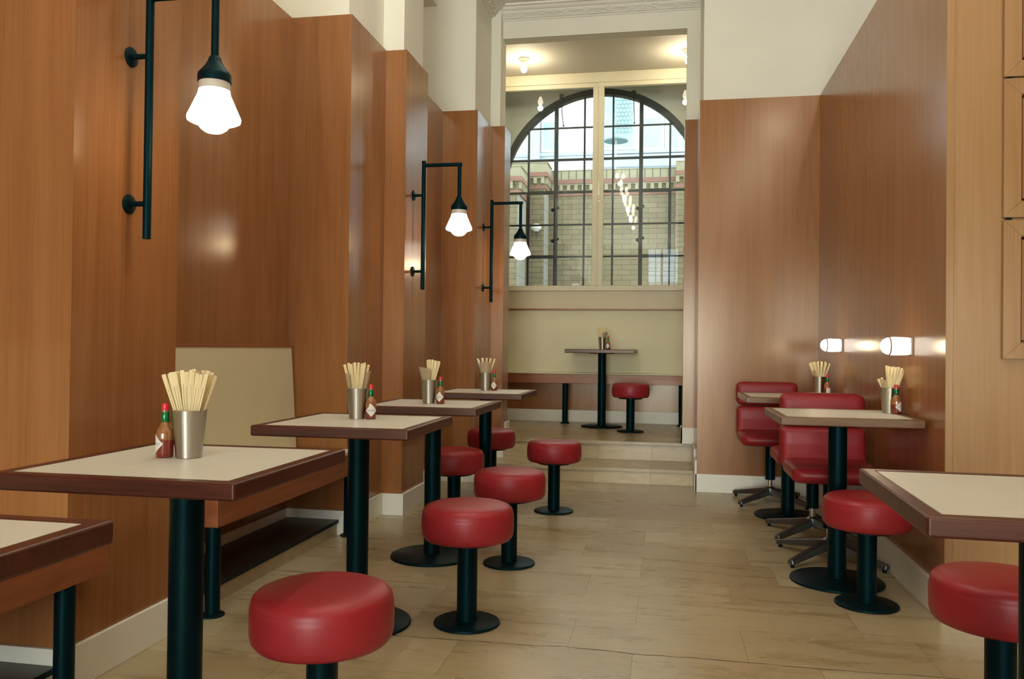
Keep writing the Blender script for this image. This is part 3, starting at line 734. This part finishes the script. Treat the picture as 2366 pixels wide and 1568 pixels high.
# ------------------------------------------------------------------ panelled cupboard doors on the right
PD = [('panelled cupboard door cut by the top right corner', 2.136, 2.70), ('panelled cupboard door at the right edge, middle of three', 1.588, 2.129), ('panelled cupboard door at the right edge, lowest of three', 1.039, 1.578)]
for lab, z0, z1 in PD:
    x0, x1 = 1.29, 1.80; yw = 3.492
    t = thing('cupboard_door', lab, 'door', (x0, yw, z0), 0, 'panelled cupboard doors')
    W, H = x1-x0, z1-z0; fw = .062; w = MB()
    for poly in ([(0,0),(W,0),(W-fw,fw),(fw,fw)], [(0,H),(fw,H-fw),(W-fw,H-fw),(W,H)], [(0,0),(fw,fw),(fw,H-fw),(0,H)], [(W,0),(W,H),(W-fw,H-fw),(W-fw,fw)]):
        w.prism(poly, 'y', -.024, -.004)
    w.build('door_frame', M['oak'], t, bevel=.0015)
    MB().box(fw-.01, W-fw+.01, -.012, -.003, fw-.01, H-fw+.01).build('panel', M['oak'], t, smooth=False)
    w = MB(); a = fw+.004
    for bx in ((a, W-a, H-a-.012, H-a), (a, W-a, a, a+.008), (a, a+.008, a, H-a), (W-a-.008, W-a, a, H-a)): w.box(bx[0], bx[1], -.020, -.011, bx[2], bx[3])
    w.build('inner_moulding', M['wood'], t, bevel=.001)
    if z0 < 2: MB().box(.012, .030, -.020, -.001, H, H+.008).build('hinge', M['steelblack'], t)

# ------------------------------------------------------------------ cups, chopsticks, napkins, bottles
CUPPROF = [(0,0),(.031,0),(.0315,.003),(.0425,.1165),(.0435,.118),(.0425,.1185),(.0405,.1165),(.0298,.004),(0,.004)]
cup_mesh = None
def put_cup(label, x, y, z):
    global cup_mesh
    if cup_mesh is None:
        cup_mesh = MB().lathe(CUPPROF, 48).build('cup', M['steel'], None, ang=40)
        o = cup_mesh
    else:
        o = cup_mesh.copy(); COL.objects.link(o)
    o.location = (x, y, z); tag(o, label, 'cup', 'steel chopstick cups'); return o
w = MB(); Ls = .212
w.box(-.0050, .0050, -.0021, .0021, .176, Ls)
for sx in (-1, 1): w.hexa([(sx*.0006,-.0016,0), (sx*.0034,-.0016,0), (sx*.0034,.0016,0), (sx*.0006,.0016,0), (sx*.0005,-.0021,.177), (sx*.0050,-.0021,.177), (sx*.0050,.0021,.177), (sx*.0005,.0021,.177)])
stick0 = w.build('chopsticks', M['stick'], None, smooth=False); first_stick = True
w = MB(); Ls2 = .165
w.box(-.0050, .0050, -.0021, .0021, .135, Ls2)
for sx in (-1, 1): w.hexa([(sx*.0006,-.0016,0), (sx*.0034,-.0016,0), (sx*.0034,.0016,0), (sx*.0006,.0016,0), (sx*.0005,-.0021,.137), (sx*.0050,-.0021,.137), (sx*.0050,.0021,.137), (sx*.0005,.0021,.137)])
stick1 = w.build('chopsticks', M['stick'], None, smooth=False)
used = {}
def put_stick(where, cx, cy, cz, rx, ry, k=-.25, short=False, yaw=None, lift=0):
    """rx, ry: where the pair crosses the rim plane; k: how far the foot goes to the other side"""
    src = stick1 if short else stick0
    if src.name in used: o = src.copy(); COL.objects.link(o)
    else: o = src; used[src.name] = 1
    fx, fy = rx*k, ry*k; r = math.hypot(fx, fy)
    if r > .022: fx *= .022/r; fy *= .022/r
    d = Vector((rx-fx, ry-fy, .112)).normalized()
    q = Vector((0,0,1)).rotation_difference(d)
    yw = (random.uniform(-.5, .5) + .18) if yaw is None else yaw
    o.rotation_mode = 'QUATERNION'; o.rotation_quaternion = q @ Matrix.Rotation(yw, 3, 'Z').to_quaternion()
    o.location = (cx+fx, cy+fy, cz+.006+lift)
    tag(o, 'unused wooden chopsticks standing in the steel cup on the ' + where, 'chopsticks', 'chopsticks in the cup on the ' + where); return o
def napkin(label, cx, cy, cz, a0, a1, h, r0=.036, r1=.047, z0=.03, wob=.004):
    w = MB(); rows = []; n = 14; m = 6
    for side in (0, 1):
        for i in range(m+1):
            z = z0 + (h-z0)*i/m; row = []
            for j in range(n+1):
                a = a0 + (a1-a0)*j/n; zz = z + (.010*math.sin(j/n*PI*1.0) if i == m else 0)
                rr = .0265 + (.0385-.0265)*max(0, min(1, zz/.118)) if zz <= .118 else .0385 + (r1-.0385)*((zz-.118)/(h-.118))
                rr += wob*math.sin(a*5+1)*max(0, (zz-.118)/.06) - side*.0012
                row.append(w.bm.verts.new((rr*math.cos(a), rr*math.sin(a), zz)))
            rows.append(row)
    def grid(r0_, flip):
        for i in range(m):
            for j in range(n):
                q = (rows[r0_+i][j], rows[r0_+i][j+1], rows[r0_+i+1][j+1], rows[r0_+i+1][j]); w.bm.faces.new(q[::-1] if flip else q)
    grid(0, False); grid(m+1, True)
    A, B = rows[:m+1], rows[m+1:]
    for j in range(n):
        w.bm.faces.new((A[m][j], A[m][j+1], B[m][j+1], B[m][j])); w.bm.faces.new((A[0][j+1], A[0][j], B[0][j], B[0][j+1]))
    for i in range(m):
        w.bm.faces.new((A[i][0], A[i+1][0], B[i+1][0], B[i][0])); w.bm.faces.new((A[i+1][n], A[i][n], B[i][n], B[i+1][n]))
    o = w.build('napkin', M['napkin'], None, loc=(cx, cy, cz+.001)); tag(o, label, 'napkin'); return o

def fan(where, cx, cy, cz, n, spread=.033, depth=.02, k=-.25, cxo=0, cyo=0, short=0):
    rows = 2 if n > 8 else 1; per = (n + rows - 1)//rows; c = 0
    for r in range(rows):
        for i in range(per):
            if c >= n: break
            u = (i/(per-1) if per > 1 else .5)*2-1
            rx = cxo + u*spread + random.uniform(-.0008, .0008); ry = cyo + (r-.5*(rows-1))*depth + random.uniform(-.003, .003)
            q = math.hypot(rx, ry)
            if q > .0355: rx *= .0355/q; ry *= .0355/q
            put_stick(where, cx, cy, cz, rx, ry, k, short=False, lift=random.uniform(-.003, .004)); c += 1

# bottle
def bottle_prof(): return [(0,0),(.0195,0),(.0212,.003),(.0215,.010),(.0215,.058),(.0195,.068),(.0140,.078),(.0095,.085),(.0088,.092)]
txt_cu = bpy.data.curves.new('txt', 'FONT'); txt_cu.body = 'TABASCO'; txt_cu.size = .0078; txt_cu.align_x = 'CENTER'; txt_cu.align_y = 'CENTER'; txt_cu.space_character = .95
txo = bpy.data.objects.new('txt', txt_cu); COL.objects.link(txo)
bpy.context.view_layer.update()
dg = bpy.context.evaluated_depsgraph_get(); tm = bpy.data.meshes.new_from_object(txo.evaluated_get(dg))
bpy.data.objects.remove(txo); 
bt_ = bmesh.new(); bt_.from_mesh(tm); bmesh.ops.subdivide_edges(bt_, edges=[e for e in bt_.edges if e.calc_length() > .002], cuts=2)
RB = .0215
for v in bt_.verts:
    a = v.co.x/RB - PI/2; z = v.co.y + .034; r = RB+.0009
    v.co = (r*math.cos(a), r*math.sin(a), z)
bt_.to_mesh(tm); bt_.free(); tm.name = 'lettering'; tm.materials.clear(); tm.materials.append(M['ink'])
def make_bottle(label, loc, rz, back=False):
    t = thing('sauce_bottle', label, 'bottle', loc, rz, 'small hot sauce bottles')
    MB().lathe([(0,.0)] + [(r, z) for r, z in [(.0195,0),(.0212,.003),(.0215,.010),(.0215,.043)]] + [(.0205,.0431),(0,.0432)], 36).build('sauce', M['sauce'], t)
    MB().lathe([(.0213,.0425),(.0213,.058),(.0195,.068),(.0140,.078),(.0095,.085),(.0088,.092),(.0088,.118),(0,.118)], 36).build('glass_shoulder', M['bottle'], t)
    MB().lathe([(.0096,.088),(.0100,.089),(.0100,.112),(.0094,.113)], 28).build('neck_band', M['green'], t)
    MB().lathe([(.0070,.113),(.0085,.117),(.0088,.120),(.0088,.131),(.0078,.1345),(0,.1350)], 28).build('cap', M['capred'], t)
    w = MB(); n = 16
    if not back:
        hw, hh, zc = .024, .0245, .034
        def pt(u, v, dr):   # u,v in -1..1 inside the diamond
            a = u*hw/RB - PI/2; return ((RB+dr)*math.cos(a), (RB+dr)*math.sin(a), zc+v*hh)
        for dr in (.0004,):
            cols = []
            for i in range(n+1):
                u = i/n*2-1; h = 1-abs(u)
                cols.append([w.bm.verts.new(pt(u, h*s_, dr)) for s_ in (-1, 0, 1)] if h > 1e-6 else [w.bm.verts.new(pt(u, 0, dr))]*3)
            for a, b in zip(cols, cols[1:]):
                for k in (0, 1):
                    q = []
                    for v in (a[k], b[k], b[k+1], a[k+1]):
                        if v not in q: q.append(v)
                    if len(q) > 2: w.bm.faces.new(q)
        lb = w.build('paper_label', M['paper'], t, ang=80)
        so = lb.modifiers.new('thickness', 'SOLIDIFY'); so.thickness = .0003; so.offset = 1
        le = bpy.data.objects.new('lettering', tm); COL.objects.link(le); le.parent = lb
    else:
        def pt(u, z, dr=.0004): a = u*.015/RB - PI/2; return ((RB+dr)*math.cos(a), (RB+dr)*math.sin(a), z)
        for (za, zb, nm, mt) in ((.010, .046, 'paper_label', 'paper'), (.046, .053, 'label_heading', 'inkred')):
            w = MB(); A = [w.bm.verts.new(pt(i/n*2-1, za)) for i in range(n+1)]; B = [w.bm.verts.new(pt(i/n*2-1, zb)) for i in range(n+1)]
            for i in range(n): w.bm.faces.new((A[i], A[i+1], B[i+1], B[i]))
            lb = w.build(nm, M[mt], t, ang=80); so = lb.modifiers.new('thickness', 'SOLIDIFY'); so.thickness = .0003; so.offset = 1
    return t
T = TZ
CUPS = {
 'large left foreground table': (-1.178, 1.885, T), 'second left table': (-1.188, 3.062, T), 'third left table': (-1.170, 4.0, T), 'farthest left table': (-1.170, 5.33, T),
 'platform table': (-.596, 8.0, T+Z2), 'nearer right table': (1.040, 4.105, T), 'farther right table': (1.008, 5.69, T)}
for k, v in CUPS.items(): put_cup('brushed steel cup full of chopsticks on the ' + k, *v)
c = CUPS['large left foreground table']; fan('large left foreground table', *c, 22, .0325, .020, -.08)
c = CUPS['second left table']; fan('second left table', *c, 14, .022, .016, -.1, cxo=.0, cyo=-.008)
napkin('kraft paper napkin curled inside the cup on the second left table, left of the chopsticks', *c, math.radians(150), math.radians(245), .172)
napkin('kraft paper napkin curled inside the cup on the second left table, right of the chopsticks', *c, math.radians(-25), math.radians(60), .178)
c = CUPS['third left table']; fan('third left table', *c, 11, .016, .016, -.1, cxo=.012, cyo=.008)
napkin('wide kraft napkin curled at the left side of the cup on the third left table', *c, math.radians(165), math.radians(290), .172, r1=.052)
c = CUPS['farthest left table']; fan('farthest left table', *c, 9, .030, .014, -.2, cyo=.012)
napkin('wide kraft napkin wrapped before the chopsticks on the farthest left table', *c, math.radians(215), math.radians(345), .178, r1=.046)
c = CUPS['platform table']; fan('platform table', *c, 8, .022, .012, -.3, cxo=-.010)
napkin('kraft napkin in the cup on the platform table', *c, math.radians(270), math.radians(370), .155)
c = CUPS['farther right table']; fan('farther right table', *c, 11, .032, .018, -.15)
napkin('kraft napkin in the cup on the farther right table', *c, math.radians(170), math.radians(235), .15)
c = CUPS['nearer right table']; fan('nearer right table', *c, 12, .020, .016, -.12, cxo=.014)
for rx, ry in ((-.034,-.006), (-.033,.004), (-.029,.013), (-.026,-.016), (-.022,.0)):
    put_stick('nearer right table', *c, rx, ry, -.5, short=True)
napkin('kraft napkin tucked at the left of the cup on the nearer right table', *c, math.radians(160), math.radians(240), .15)
b = make_bottle('hot sauce bottle half behind the cup on the large left foreground table', (-1.236, 1.872, T), math.radians(-42))
BT = [('hot sauce bottle with white diamond label on the second left table', (-1.131, 3.060, T), 25),
      ('hot sauce bottle with white diamond label on the third left table', (-1.108, 3.992, T), -2),
      ('hot sauce bottle with white diamond label on the farthest left table', (-1.112, 5.335, T), 2),
      ('hot sauce bottle beside the cup on the platform table', (-.538, 7.965, T+Z2), -12),
      ('hot sauce bottle before the cup on the nearer right table', (1.052, 4.040, T), 38)]
for lab, loc, r in BT: copy_tree(b, loc, math.radians(r), lab)
make_bottle('hot sauce bottle turned to its plain back label on the farther right table', (1.045, 5.625, T), math.radians(12), True)

# ------------------------------------------------------------------ camera
cam = bpy.data.cameras.new('camera'); co = bpy.data.objects.new('camera', cam); COL.objects.link(co); S.camera = co
cam.sensor_fit = 'HORIZONTAL'; cam.sensor_width = 36; cam.lens = 1891.774/2366*36; cam.clip_start = .02; cam.clip_end = 200
yaw, pitch, roll = .184394997, .0102973257, .0113932884
cy, sy, cp, sp = math.cos(yaw), math.sin(yaw), math.cos(pitch), math.sin(pitch)
fw = Vector((-sy*cp, cy*cp, sp)); r = Vector((cy, sy, 0)); u = r.cross(fw)
r2 = math.cos(roll)*r + math.sin(roll)*u; u2 = -math.sin(roll)*r + math.cos(roll)*u
mt = Matrix((r2, u2, -fw)).transposed().to_4x4(); mt.translation = (0, 0, 1.06); co.matrix_world = mt

# ------------------------------------------------------------------ light
wd = bpy.data.worlds.new('sky'); S.world = wd; wd.use_nodes = True; nt = wd.node_tree; nt.nodes.clear()
out = nt.nodes.new('ShaderNodeOutputWorld'); bg = nt.nodes.new('ShaderNodeBackground'); nt.links.new(bg.outputs[0], out.inputs[0])
bg.inputs[0].default_value = (.80, .92, 1.0, 1); bg.inputs[1].default_value = 3.2
def area(name, loc, rot, sx, sy_, e, c):
    L = bpy.data.lights.new(name, 'AREA'); L.shape = 'RECTANGLE'; L.size = sx; L.size_y = sy_; L.energy = e; L.color = c
    o = bpy.data.objects.new(name, L); COL.objects.link(o); o.location = loc; o.rotation_euler = rot; return o
area('street_daylight', (-.47, YN-.45, 1.35), (PI/2, 0, 0), 2.8, 2.1, 370, (.94, 1, .96))
for k, (x, y, z) in enumerate(((-1.775+.309, 2.462, 1.74), (-1.62+.309, 5.118, 1.74), (-1.47+.309, 6.546, 1.74))): point('pole_lamp_light', (x, y, z), 2.2, .05)
for (x, y, z) in ((.94, 3.985, 1.088), (.94, 5.48, 1.1)): point('wall_light_light', (x, y, z), .6, .03)
vs = S.view_settings; vs.view_transform = 'Standard'; vs.look = 'None'; vs.gamma = 1; vs.use_curve_mapping = False; vs.exposure = 0.26
